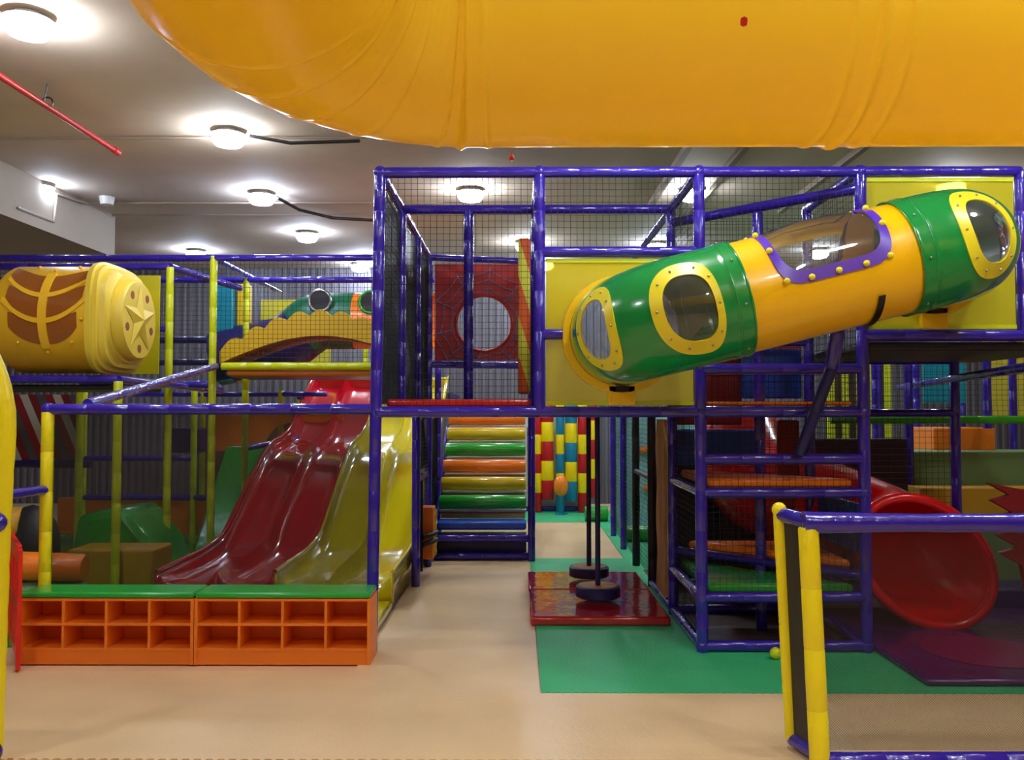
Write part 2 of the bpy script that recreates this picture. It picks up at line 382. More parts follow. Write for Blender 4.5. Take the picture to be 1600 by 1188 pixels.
# ---------------------------------------------------------------- shoe racks
def rack(x0, label):
    x1 = x0+1.235; y0, y1 = 6.14, 6.44; t = thing('shoe_rack', label, 'shoe rack', (x0, y0, 0), 'orange shoe racks'); tk = .022
    for xx in (x0, x1-tk): MB().box((xx, y0, .01), (xx+tk, y1, .47)).build('side_panel', M['rack'], t, bevel=.002)
    for k in (1, 2, 3):
        xx = x0+tk/2+(x1-x0-tk)*k/4-.009; MB().box((xx, y0+.004, .125), (xx+.018, y1-.02, .455)).build('divider', M['rack'], t, bevel=.002)
    MB().box((x0+tk, y0+.004, .105), (x1-tk, y1-.02, .125)).build('bottom_board', M['rack'], t)
    MB().box((x0+tk, y0+.01, .01), (x1-tk, y0+.03, .105)).build('plinth', M['rack'], t)
    MB().box((x0+tk, y0+.002, .28), (x1-tk, y1-.02, .298)).build('shelf', M['rack'], t, bevel=.002)
    MB().box((x0+tk, y0+.002, .452), (x1-tk, y1, .47)).build('top_board', M['rack'], t)
    MB().box((x0+tk, y1-.02, .03), (x1-tk, y1-.008, .46)).build('back_board', M['rack'], t)
    MB().box((x0+.004, y0-.004, .472), (x1-.004, y1, .512)).build('top_cushion', M['racktop'], t, bevel=.014)
rack(-3.51, 'left orange cubby shoe rack with a green padded top')
rack(-2.27, 'right orange cubby shoe rack with a green padded top, beside the passage')

# ---------------------------------------------------------------- main blue frame
B = M['blue']; F_ = thing('play_frame', 'tall blue padded play frame with black nets carrying the green and yellow tube', 'play frame', (-1.04, FY, 0))
A_, B_, C_, D_, E_ = GX; TOP = 3.585
for x, y, z0, z1 in [(A_,6.5,0,TOP),(A_,7.7,1.8,TOP),(A_,8.9,0,TOP),(A_,10.1,0,TOP),(A_,11.3,0,TOP),(B_,6.5,1.78,TOP),(B_,7.7,1.8,TOP),(B_,10.4,0,TOP),
                     (-.44,7.7,1.85,TOP),(C_,6.5,0,TOP),(C_,7.7,0,TOP),(C_,8.9,0,1.78),(C_,10.1,0,1.78),(C_,11.3,0,1.78),(C_,12.5,0,1.78),
                     (D_,6.5,0,TOP),(D_,7.7,0,TOP),(E_,6.5,2.35,TOP),(1.97,7.12,0,3.42)]:
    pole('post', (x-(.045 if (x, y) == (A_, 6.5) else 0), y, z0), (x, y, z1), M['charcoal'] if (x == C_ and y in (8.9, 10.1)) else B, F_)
def beam(a, b, r=.04, mat=None): return pole('beam', a, b, mat or B, F_, r)
for k in range(4): beam((GX[k], FY, TOP), (GX[k+1], FY, TOP))
for k in range(3): beam((GX[k], FY, 1.78), (GX[k+1], FY, 1.78), .042)
beam((B_, FY, 2.98), (C_, FY, 2.98)); beam((B_, FY, 2.36), (.37, FY, 2.36)); beam((D_, FY, 2.35), (E_, FY, 2.35), .044)
for z in (2.1, 1.43, 1.18, .41, .055): beam((C_, FY, z), (D_, FY, z))
for x in (A_, B_, C_): beam((x, FY, TOP), (x, 10.1, TOP))
beam((A_, FY, 1.78), (A_, 8.9, 1.78)); beam((A_, 8.9, 1.78), (A_, 11.3, 1.78)); beam((B_, FY, 1.78), (B_, 10.4, 1.78)); beam((C_, FY, 1.78), (C_, 10.1, 1.78))
beam((C_, 10.1, 1.78), (C_, 12.5, 1.78))
beam((A_, 7.7, TOP), (B_, 7.7, TOP)); beam((B_, 7.7, TOP), (C_, 7.7, TOP)); beam((A_, 10.1, TOP), (B_, 10.4, TOP)); beam((A_, 10.1, 2.33), (B_, 10.4, 2.33))
beam((C_, FY, .055), (C_, 7.7, .055)); beam((C_, 7.7, .055), (C_, 8.9, .055)); beam((C_, FY, .41), (C_, 7.7, .41)); beam((C_, FY, 1.18), (C_, 7.7, 1.18), .036)
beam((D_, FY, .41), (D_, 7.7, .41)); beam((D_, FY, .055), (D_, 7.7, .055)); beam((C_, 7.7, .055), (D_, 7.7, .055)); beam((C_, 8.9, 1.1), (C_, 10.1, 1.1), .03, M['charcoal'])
beam((C_, 7.7, 3.46), (D_, 6.5, 3.46)); beam((C_, 7.7, .57), (D_, 6.5, .57), .035)
beam((D_, FY, TOP), (D_, 7.7, TOP)); beam((C_, 7.7, 1.78), (D_, 7.7, 1.78)); beam((D_, 6.5, 1.78), (D_, 7.7, 1.78)); beam((C_, 7.7, 2.4), (D_, 7.7, 2.4))
for x, y, z in [(A_, FY, TOP), (B_, FY, TOP), (C_, FY, TOP), (D_, FY, TOP), (A_, FY, 1.78), (C_, FY, 1.78), (D_, FY, 1.78), (D_, FY, 1.18), (C_, FY, .055), (D_, FY, .055)]:
    MB().ball((x, y, z), .052, 12).build('joint_cover', B, F_, True)
nz = TOP-.04
net('net', (A_+.04, FY, 1.83), (1.12, 0, 0), (0, 0, 1.72), F_)
net('net', (B_+.04, FY, 3.02), (1.12, 0, 0), (0, 0, .53), F_)
net('net', (C_+.04, FY, 2.14), (1.13, 0, 0), (0, 0, 1.41), F_)
net('net', (C_+.04, FY, .45), (1.13, 0, 0), (0, 0, 1.65), F_)
net('net', (A_, FY+.04, 1.83), (0, 3.55, 0), (0, 0, 1.72), F_, .045, .0018)
net('net', (B_, FY+.04, 1.83), (0, 3.8, 0), (0, 0, 1.72), F_, .05)
net('net', (A_, 8.95, .1), (0, 2.3, 0), (0, 0, 1.62), F_, .045, .002)
net('net', (C_, FY+.04, .1), (0, 1.12, 0), (0, 0, 1.64), F_, .05)
net('net', (C_, 8.9, .1), (0, 3.6, 0), (0, 0, 1.64), F_, .05, .002)
net('net', (C_, FY+.04, 1.82), (0, 1.14, 0), (0, 0, 1.72), F_, .05)
net('net', (C_, 7.7, .1), (1.2, 0, 0), (0, 0, 3.4), F_, .05)
net('net', (D_, FY+.04, .45), (0, 1.12, 0), (0, 0, 3.1), F_, .05)
for y0, y1, z0, z1 in ((6.57, 7.64, 1.84, 3.5), (7.76, 8.84, 1.84, 3.5), (8.96, 10.04, 1.84, 3.5), (8.96, 10.04, 1.16, 1.7), (10.16, 11.2, .08, 1.7)):
    MB().box((A_-.022, y0, z0), (A_-.006, y1, z1)).build('side_panel', M['charcoal'], F_, bevel=.004)
# see-through yellow sheets with a round opening for the tube
def holed_panel(name, x0, x1, z0, z1, cx, cz, r, mat, parent, y=FY+.01, th=.004):
    n = 48; mb = MB(); out = []; inn = []
    for i in range(n):
        a = 2*PI*i/n; c, s = math.cos(a), math.sin(a)
        k = min((x1-cx)/c if c > 1e-6 else (x0-cx)/c if c < -1e-6 else 1e9, (z1-cz)/s if s > 1e-6 else (z0-cz)/s if s < -1e-6 else 1e9)
        out.append((cx+c*k, y, cz+s*k)); inn.append((cx+c*r, y, cz+s*r))
    for cxn in ((x0, z0), (x1, z0), (x1, z1), (x0, z1)):
        i = min(range(n), key=lambda q: (out[q][0]-cxn[0])**2+(out[q][2]-cxn[1])**2); out[i] = (cxn[0], y, cxn[1])
    mb.add(out+inn, [(i, (i+1) % n, n+(i+1) % n, n+i) for i in range(n)])
    return mb.build(name, mat, parent, solid=th)
TL = Vector((.77, FY, 2.36)); TR = Vector((3.09, FY, 2.94)); RT = .385
holed_panel('vinyl_window', B_+.05, C_-.05, 1.83, 2.93, TL.x, TL.z, RT-.01, M['yfilm'], F_)
holed_panel('vinyl_window', D_+.05, E_-.05, 2.4, 3.54, TR.x, TR.z, RT-.01, M['yfilm'], F_)
for z0, z1, x0, x1 in ((1.83, 1.86, B_, C_), (2.9, 2.93, B_, C_), (2.4, 2.43, D_, E_), (3.51, 3.54, D_, E_)):
    MB().box((x0+.05, FY-.002, z0), (x1-.05, FY+.004, z1)).build('hem', M['lime'], F_)

cushion('edge_pad', (A_+.05, FY+.05, 1.81), (B_-.06, FY+.13, 1.875), M['red'], 'long red foam edge pad at the foot of the upper net', 'pad', bevel=.02)
cushion('deck_pad', (A_+.06, FY+.15, 1.74), (B_-.06, 8.9, 1.80), M['charcoal'], 'dark deck behind the red edge pad on the upper level', 'deck')
cushion('deck_pad', (B_+.06, FY+.06, 1.74), (C_-.06, 8.9, 1.80), M['charcoal'], 'dark deck behind the lower yellow vinyl window', 'deck')
cushion('deck_pad', (D_+.06, FY+.06, 2.24), (4.3, 8.2, 2.31), M['charcoal'], 'dark deck behind the upper yellow vinyl window', 'deck')
# striped upright pad at the side of the upper corridor
def stripes(name, cols, freq, ax=(1, 1, 1), sharp=True):
    m, N, L, b = newmat(name); tc = N.new('ShaderNodeTexCoord'); dp = N.new('ShaderNodeVectorMath'); dp.operation = 'DOT_PRODUCT'; dp.inputs[1].default_value = ax
    L.new(tc.outputs['Object'], dp.inputs[0]); a = N.new('ShaderNodeMath'); a.operation = 'MULTIPLY'; a.inputs[1].default_value = freq; L.new(dp.outputs['Value'], a.inputs[0])
    f = N.new('ShaderNodeMath'); f.operation = 'FRACT'; L.new(a.outputs[0], f.inputs[0]); r = N.new('ShaderNodeValToRGB'); r.color_ramp.interpolation = 'CONSTANT'
    L.new(f.outputs[0], r.inputs[0]); e = r.color_ramp.elements
    while len(e) < len(cols): e.new(.5)
    for i, c in enumerate(cols): e[i].position = i/len(cols); e[i].color = lin(c)
    L.new(r.outputs[0], b.inputs['Base Color']); b.inputs['Roughness'].default_value = .4
    return m
cushion('striped_pad', (0.0, 7.05, 1.93), (.1, 7.45, 3.2), stripes('orange_lime_stripes', [(238, 104, 34), (226, 226, 70)], 1.55, (3.2, .35, 1)), 'upright foam pad with slanting orange and lime stripes', 'pad')

# spider web panel
t = thing('web_panel', 'red panel with a painted spider web and a round crawl hole', 'panel', (-.4, 10.22, 2.36))
cx, cz, rr = -.4, 2.82, .33
holed_panel('board', -.98, .12, 2.38, 3.52, cx, cz, rr, M['redpanel'], t, 10.2, .03)
mb = MB(); y = 10.18
for k in range(10):
    a = 2*PI*k/10+.2; c, s = math.cos(a), math.sin(a); mb.sweep([(cx+c*(rr+.02), y, cz+s*(rr+.02)), (max(-.97, min(.11, cx+c*.66)), y, cz+s*.66 if cz+s*.66 > 2.4 else 2.4)], .006, 4)
for R_ in (.41, .52, .63):
    for k in range(10):
        p = []
        for q in range(5):
            a = 2*PI*(k+q/4)/10+.2; r2 = R_*(1-.09*math.sin(PI*q/4)); X_ = cx+r2*math.cos(a); Z_ = cz+r2*math.sin(a)
            p.append((max(-.97, min(.11, X_)), y, max(2.39, Z_)))
        mb.sweep(p, .005, 4)
mb.build('web_line', M['silver'], t)
mb = MB(); mb.sweep([(cx+rr*math.cos(a), 10.2, cz+rr*math.sin(a)) for a in [2*PI*k/40 for k in range(41)]], .018, 8, False); mb.build('hole_rim', M['red'], t, True)

# ---------------------------------------------------------------- roller climber
t = thing('roller_ladder', 'sloping ladder of coloured foam rollers in a blue frame, at the back of the passage', 'climber', (-.44, 10.5, 0))
amber = pbr('amber_vinyl', (226, 190, 26), .3, .2, 10, .2)
cols = [M['green'], amber, M['orange'], M['green'], amber, M['orange']]
MB().prism([(-.97, 10.98, .5), (-.97, 12.5, 1.54), (-.97, 12.54, 1.48), (-.97, 11.02, .44)], (1.06, 0, 0)).build('back_board', pbr('cream_backing', (200, 178, 150), .6), t)
for i in range(6):
    f = i/5; y = 10.85+1.5*f; z = .66+1.02*f
    P, R = pad_path((-.98, y, z), (.1, y, z), .085, 1.1); MB().sweep([(-.98, y, z), (-.96, y, z), (-.44, y, z), (.08, y, z), (.1, y, z)], [.07, .088, .09, .088, .07], 20).build('roller', cols[i], t, True)
    MB().box((-.98, y+.03, z-.12), (.1, y+.2, z-.1)).build('riser', M['white'], t)
MB().box((-.98, 10.5, .36), (.1, 10.85, .46)).build('step_pad', M['lightblue'], t, bevel=.03)
for z in (.27, .06): pole('beam', (-1.0, 10.45, z), (.14, 10.45, z), B, t, .045)
MB().box((-.98, 10.6, .02), (.1, 10.8, .3)).build('kick_board', M['navy'], t)
for xx in (-1.0, .16): pole('side_rail', (xx, 10.6, .3), (xx, 12.4, 1.55), B, t, .035)

# ---------------------------------------------------------------- passage: side toy panel, bar swings, far pillars
t = thing('activity_board', 'dark see-through board with an orange box and black handles beside the passage', 'toy panel', (-1.04, 9.3, 0))
MB().box((-1.06, 8.96, .08), (-1.045, 9.45, 1.05)).build('board', glass('smoked_board', (110, 120, 110), .45, film=(90, 100, 90)), t)
MB().box((-1.07, 9.44, .06), (-1.03, 9.48, 1.12)).build('frame_bar', M['black'], t); MB().box((-1.07, 8.96, 1.05), (-1.03, 9.96, 1.1)).build('frame_bar', M['navy'], t)
ob = MB().box((-1.06, 9.5, .18), (-.92, 9.75, .74)).build('box', M['orange'], t, bevel=.01)
for zz in (.44, .36):
    MB().sweep([(-1.02, 9.35, zz), (-.93, 9.4, zz+.02), (-.88, 9.55, zz+.03)], [.03, .028, .02], 10).build('handle', M['black'], t, True)
wv = [(-.915, 9.7+.02*math.sin(k*1.3), .2+k*.024) for k in range(22)]; MB().sweep(wv, .012, 6).build('wavy_trim', M['lime'], ob, True)
def swing(y, label):
    x = .715; t = thing('disc_swing', label, 'swing', (x, y, .1), 'disc swings')
    pole('pole', (x, y, .22), (x, y, 1.74), M['navy'], t, .024, 12)
    MB().sweep([(x, y, .125), (x, y, .135), (x, y, .215), (x, y, .228)], [.185, .2, .2, .185], 32).build('disc', M['navy'], t, True)
    MB().sweep([(x, y, .2285), (x, y, .2305)], .17, 32).build('disc_top', M['wood'], t)
swing(7.87, 'nearer disc swing, its round foot over the front crash mat'); swing(8.85, 'farther disc swing hanging behind the nearer one')
MB_ = MB()
b_ = pole('swing_beam', (.715, 7.7, 1.77), (.715, 9.1, 1.77), B, None, .03); tag(b_, 'blue overhead beam holding both disc swings', 'beam')
def pillar(x, y, r, seq, label, bottom=.0):
    t = thing('foam_pillar', label, 'pillar', (x, y, 0), 'banded foam pillars'); z = bottom+.02; k = 0
    while z < 1.85:
        z1 = min(1.9, z+.34); MB().sweep([(x, y, z), (x, y, z+.01), (x, y, z1-.01), (x, y, z1)], [r*.97, r, r, r*.97], 20).build('band', M[seq[k % len(seq)]], t, True); z = z1; k += 1
for px, r, seq, lab, bt in ((841, .06, ('colb', 'cola'), 'thin red and yellow banded pillar, leftmost beside the blue post', 0), (855, .112, ('colb', 'cola'), 'fat red and yellow banded pillar at the left of the row', .22),
                        (875, .075, ('colc', 'cola'), 'blue and yellow banded pillar behind the orange ball seat', .0), (892, .105, ('colc', 'cola'), 'fat blue and yellow banded pillar in the middle of the row', .2),
                        (910, .085, ('colb', 'cola'), 'red and yellow banded pillar left of the swing pole', 0), (927, .06, ('colb', 'cola'), 'thin red and yellow banded pillar seen between the two swing poles', .25)):
    pillar((px-809.5)*15.4/1360, 15.4, r, seq, lab, bt)
t = thing('punch_ball', 'orange egg-shaped punch ball in front of the banded pillars', 'ball', (.74, 15.1, .012))
MB().ball((.74, 15.1, .5), .17, 20, (.75, .6, 1.1)).build('ball', M['orange'], t, True)
MB().sweep([(.74, 15.1, .013), (.74, 15.1, .03), (.74, 15.1, .031), (.74, 15.1, .36)], [.11, .11, .03, .03], 14).build('stand', M['colc'], t, True)
tag(MB().sweep([(1.08, 14.2, .13), (1.45, 14.2, .13)], .12, 20).build('foam_roll', M['green'], None, True, loc=(1.2, 14.2, .1)), 'small green foam roll lying before the pillars', 'foam roll')
tag(MB().box((-.3, 15.7, .01), (1.3, 15.76, 1.78)).build('back_board', pbr('cream_board', (200, 200, 180), .6), None, loc=(0, 15.7, 0)), 'pale board standing behind the banded pillars', 'board')
tag(MB().box((-.3, 15.55, .01), (1.3, 15.66, .1)).build('kerb_pad', B, None, bevel=.02, loc=(0, 15.55, 0)), 'low blue kerb pad at the foot of the banded pillars', 'pad')
# brown board and pale panels at the right of the passage
out = []
for k in range(24): out.append((1.33, 7.95+.03*math.sin(k*.9)+.012*k/4*.3, .1+k*.07))
for k in range(23, -1, -1): out.append((1.33, 8.42+.035*math.sin(k*.7+1), .1+k*.07))
tag(MB().prism(out, (.05, 0, 0)).build('bark_board', M['wood'], None, loc=(1.33, 8.2, 0)), 'tall brown bark-like board beside the crash mats', 'board')
tag(MB().box((1.5, 13.4, .02), (3.4, 13.46, 1.75)).build('wall_board', M['cyanp'], None, loc=(2, 13.4, 0)), 'pale cyan board seen through the net right of the passage', 'board')
tag(MB().sweep([(1.42, 12.0, .12), (2.0, 12.0, .12)], .11, 18).build('foam_roll', M['green'], None, True, loc=(1.5, 12.0, .1)), 'long green foam roll at the foot of the pale cyan board', 'foam roll')
for (x, z, lab) in ((1.95, 1.2, 'upper orange climbing hold on the pale cyan board'), (2.0, .62, 'lower orange climbing hold on the pale cyan board')):
    tag(MB().ball((x, 13.33, z), .11, 12, (1, .6, .5)).build('climbing_hold', M['orange'], None, True, loc=(x, 13.33, z)), lab, 'climbing hold', 'climbing holds')

# ---------------------------------------------------------------- triangular decks of the climbing tower
def tri(a, b, c, z, h, mat, label, name='step_deck'):
    o = MB().prism([(p[0], p[1], z-h) for p in (a, b, c)], (0, 0, h)).build(name, mat, None, bevel=.022, loc=(a[0], a[1], z-h)); return tag(o, label, 'step')
fa, fb, fc = (1.42, 6.56), (2.51, 6.56), (1.42, 7.64); ra, rb, rc = (1.48, 7.66), (2.51, 7.66), (2.51, 6.64)
tri(fa, fb, fc, .50, .075, M['green'], 'green triangular step at the bottom of the climbing tower')
tri(rc, rb, ra, .66, .07, M['orange'], 'orange triangular step behind the green one in the climbing tower')
tri(fa, fb, fc, 1.28, .07, M['orange'], 'orange triangular step at the middle of the climbing tower')
cushion('deck_pad', (1.42, 6.56, 1.83), (2.51, 7.64, 1.86), M['orange'], 'thin orange deck high in the climbing tower', 'deck', bevel=.01)
t_ = cushion('wall_pad', (1.42, 7.9, 1.3), (2.2, 7.96, 1.62), M['lightblue'], 'blue wall pad behind the middle of the climbing tower', 'pad')
cushion('wall_pad', (2.59, 6.62, .70), (2.62, 7.58, 1.08), M['lightblue'], 'blue side pad low on the right side of the climbing tower', 'pad', bevel=.01)
cushion('wall_pad', (2.02, 7.85, 1.9), (2.56, 7.91, 2.35), M['lightblue'], 'blue wall pad behind the upper right of the climbing tower', 'pad')
cushion('wall_pad', (1.42, 7.97, 1.66), (2.05, 8.03, 2.5), M['darkred'], 'dark red wall pad behind the upper left of the climbing tower', 'pad')
cushion('wall_pad', (2.31, 7.78, .84), (2.51, 7.83, 1.71), M['darkred'], 'dark red wall pad behind the padded strut', 'pad')
cushion('wall_pad', (1.5, 8.9, 2.35), (2.9, 8.96, 2.8), M['darkred'], 'dark red wall pad showing under the yellow tube section', 'pad')

cushion('dark_backdrop', (1.45, 9.2, .03), (2.13, 9.26, 1.25), M['charcoal'], 'charcoal backdrop added low behind the left half of the climbing tower to darken its interior', 'pad')  # added dark sheet, its colour stands in for the tower's dim interior
cushion('dark_backdrop', (2.131, 9.2, .03), (4.1, 9.26, 1.5), pbr('dark_plum_backdrop', (58, 22, 40), .5, .1, 12), 'dark plum backdrop added low behind the right half of the climbing tower to darken its interior', 'pad')  # second added sheet, plum dark to deepen the gloom seen through the nets
# ---------------------------------------------------------------- crawl tube
T_ = thing('crawl_tube', 'green and yellow crawl tube with oval windows bulging from the front of the frame', 'crawl tube', (1.9, FY, 2.3))
YT = 5.79; cv = Curve([TL, (TL.x, YT, TL.z), (TR.x, YT, TR.z), TR], .44, .02)
# distances along the curve of the two joints (where x = 1.46 and 2.53)
def dist_at_x(x):
    for i in range(cv.n-1):
        if cv.P[i].x <= x < cv.P[i+1].x: return i/(cv.n-1)*cv.L
d1, d2 = dist_at_x(1.46), dist_at_x(2.52)
DEG = math.radians
wins = [superell(.50, DEG(97), .088, DEG(34), 2.4), superell(.90, DEG(93), .10, DEG(36), 2.4),
        superell(cv.L-.76, DEG(80), .1, DEG(36), 2.4), superell(cv.L-.34, DEG(84), .085, DEG(34), 2.4)]
def hole(d, a): return any(w_[0](d, a) for w_ in wins)
for nm, a0, a1, mt in (('elbow_section', 0, d1, M['tubeg']), ('elbow_section', d2, cv.L, M['tubeg'])):
    mb = MB(); cv.skin(mb, a0, a1, lambda d: RT+.004 if (d1-.1 < d < d1 or d2 < d < d2+.1) else RT, 144, .01, hole); mb.build(nm, mt, T_, True, solid=.008)
bt, bpz = superell((d1+d2)/2+.02, DEG(3), .36, DEG(86), 6)
mb = MB(); cv.skin(mb, d1-.04, d2+.04, RT-.012, 144, .01, lambda d, a: bt(d, a)); mb.build('middle_section', M['midy'], T_, True, solid=.008)
def ring_patch(pts_, k0, k1, r, h, n=240):
    mb = MB(); o = pts_(k1, n); i_ = pts_(k0, n); V = []
    for (d, a) in i_: V.append(cv.pt(d, a, r))
    for (d, a) in i_: V.append(cv.pt(d, a, r+h))
    for (d, a) in o: V.append(cv.pt(d, a, r+h))
    for (d, a) in o: V.append(cv.pt(d, a, r))
    F = []
    for q in range(3):
        for i in range(n): F.append((q*n+i, q*n+(i+1) % n, (q+1)*n+(i+1) % n, (q+1)*n+i))
    mb.add(V, F); return mb
def pane_patch(pts_, k, r, dome=0, n=96, m=8):
    mb = MB(); V = []; F = []; c = pts_(0, n)[0]
    for q in range(m+1):
        f = q/m
        for (d, a) in pts_(k*max(f, .001), n): V.append(cv.pt(d, a, r+dome*(1-f*f)))
    for q in range(m):
        for i in range(n): F.append((q*n+i, q*n+(i+1) % n, (q+1)*n+(i+1) % n, (q+1)*n+i))
    mb.add(V, F); return mb
for te, ps in wins:
    fr = ring_patch(ps, .93, 1.38, RT-.002, .009).build('window_frame', M['winy'], T_, True)
    pane_patch(ps, .98, RT-.004, .012).build('pane', M['clear'], fr, True)
    for (d, a) in ps(1.17, 10): MB().ball(cv.pt(d, a, RT+.008), .0085, 8).build('bolt', M['steel'], fr, True)
fr = ring_patch(bpz, .93, 1.07, RT-.01, .01).build('window_frame', M['purplef'], T_, True)
pane_patch(bpz, .95, RT-.012, .03).build('pane', M['clear'], fr, True)
for (d, a) in [((d1+d2)/2+.02+.35*x_, DEG(3)+DEG(86)*y_) for x_, y_ in ((-.5, 1.02), (0, 1.02), (.5, 1.02), (1.05, .6), (1.06, .2), (-1.05, .6), (-1.06, .2), (1.05, -.2), (-1.05, -.2), (.95, 1), (-.95, 1))]:
    MB().ball(cv.pt(d, a, RT+.004), .021, 12).build('bolt_cap', M['winy'], fr, True)
for dd in (d1-.09, d1, d2, d2+.09):
    mb = MB(); cv.skin(mb, dd-.006, dd+.006, RT+.006, 96, .006); mb.build('joint_ring', M['tubeg'], T_, True, solid=.006)
mb = MB()
for dd in (d1-.045, d2+.045):
    for a in (10, 55, 100, 150, -80, -140): mb.ball(cv.pt(dd, DEG(a), RT+.008), .009, 8)
mb.build('joint_bolts', M['steel'], T_, True)
for c in (TL, TR):   # wall flanges with their little feet
    mb = MB(); n = 48; V = []
    for (r_, y_) in ((RT+.002, FY-.002), (RT+.002, FY-.05), (RT+.05, FY-.05), (RT+.06, FY-.002)):
        for i in range(n): a = 2*PI*i/n; V.append((c.x+r_*math.cos(a), y_, c.z+r_*math.sin(a)))
    F = [(q*n+i, q*n+(i+1) % n, (q+1)*n+(i+1) % n, (q+1)*n+i) for q in range(3) for i in range(n)]; mb.add(V, F)
    fl = mb.build('flange', M['midy'], T_, True)
    zb = 1.83 if c is TL else 2.4
    MB().box((c.x-.1, FY-.05, zb), (c.x+.1, FY-.005, c.z-RT)).build('bracket', M['midy'], fl, bevel=.006)
    MB().box((c.x-.05, FY-.09, c.z-RT-.045), (c.x+.05, FY-.052, c.z-RT-.01)).build('clamp', M['black'], fl)
# padded strut under the tube
t = thing('tube_strut', 'dark blue padded strut with a black strap holding up the tube', 'strut', (2.04, 6.42, 1.43))
P, R = pad_path((2.06, 6.4, 1.47), (2.24, 6.22, 2.1), .042, .3); MB().sweep(P, R, 14).build('pole', M['navy'], t, True)
P, R = pad_path((2.24, 6.22, 2.1), (2.24, 6.1, 2.35), .05, .3); MB().sweep(P, R, 14).build('pole', B, t, True)
mb = MB(); dm = dist_at_x(2.25)
for k in range(12):
    a0 = DEG(125+k*5); a1 = DEG(130+k*5); off = lambda a: (a-DEG(125))*-.02
    mb.add([cv.pt(dm-.022+off(a0), a0, RT), cv.pt(dm+.022+off(a0), a0, RT), cv.pt(dm+.022+off(a1), a1, RT), cv.pt(dm-.022+off(a1), a1, RT)], [(0, 1, 2, 3)])
mb.build('strap', M['black'], t, solid=.006)

# ---------------------------------------------------------------- overhead yellow tube
OT = thing('overhead_tube', 'huge yellow crawl tube crossing the top of the view and bending toward the viewer', 'crawl tube', (0, 3.0, 3.1))
RO = .42; OY, OZ = 3.05, 3.155
oc = Curve([(4.6, OY, OZ), (-.76, OY, OZ), (-.66, -.6, OZ+.1)], .6, .02)
def od(x):
    for i in range(oc.n-1):
        if oc.P[i].x >= x > oc.P[i+1].x: return i/(oc.n-1)*oc.L
s1, s2 = od(1.13), od(-.2); el = PI/2*.62
def rad(d):
    r = RO
    for c, wd, h in ((s1, .012, .012), (s1-.09, .01, .006), (s1+.09, .01, .006), (s2, .012, .012), (s2-.09, .009, .005), (s2+.07, .009, .005)):
        r += h*math.exp(-((d-c)/wd)**2)
    for k in range(1, 5):
        c = s2+.12+el*k/5; r += .004*math.exp(-((d-c)/.012)**2)
    return r
for a0, a1, nm in ((0, s1, 'straight_section'), (s1, s2, 'straight_section'), (s2, oc.L, 'elbow_section')):
    mb = MB(); oc.skin(mb, a0, a1, rad, 96, .006); mb.build(nm, M['tubey'], OT, True)
tt = []
x0 = (1130-809.5)/1360
st = MB(); dS = od(.70)
for du, da in ((0, 0),):
    n = 8; V = [oc.pt(dS+.011*math.cos(2*PI*k/n)*(1+.3*(k % 2)), DEG(-113)+.035*math.sin(2*PI*k/n), RO+.0012) for k in range(n)]
    st.add(V, [tuple(range(n))])
st.build('sticker', M['colb'], OT)
mb = MB(); mb.ball((-.03, 4.0, 2.96), .014, 12); mb.sweep([(-.03, 4.0, 2.97), (-.03, 4.0, 4.6)], .002, 6)
tag(mb.build('hanging_knob', M['red'], None, True, loc=(-.03, 4.0, 2.96)), 'tiny red knob hanging just below the overhead tube', 'knob')

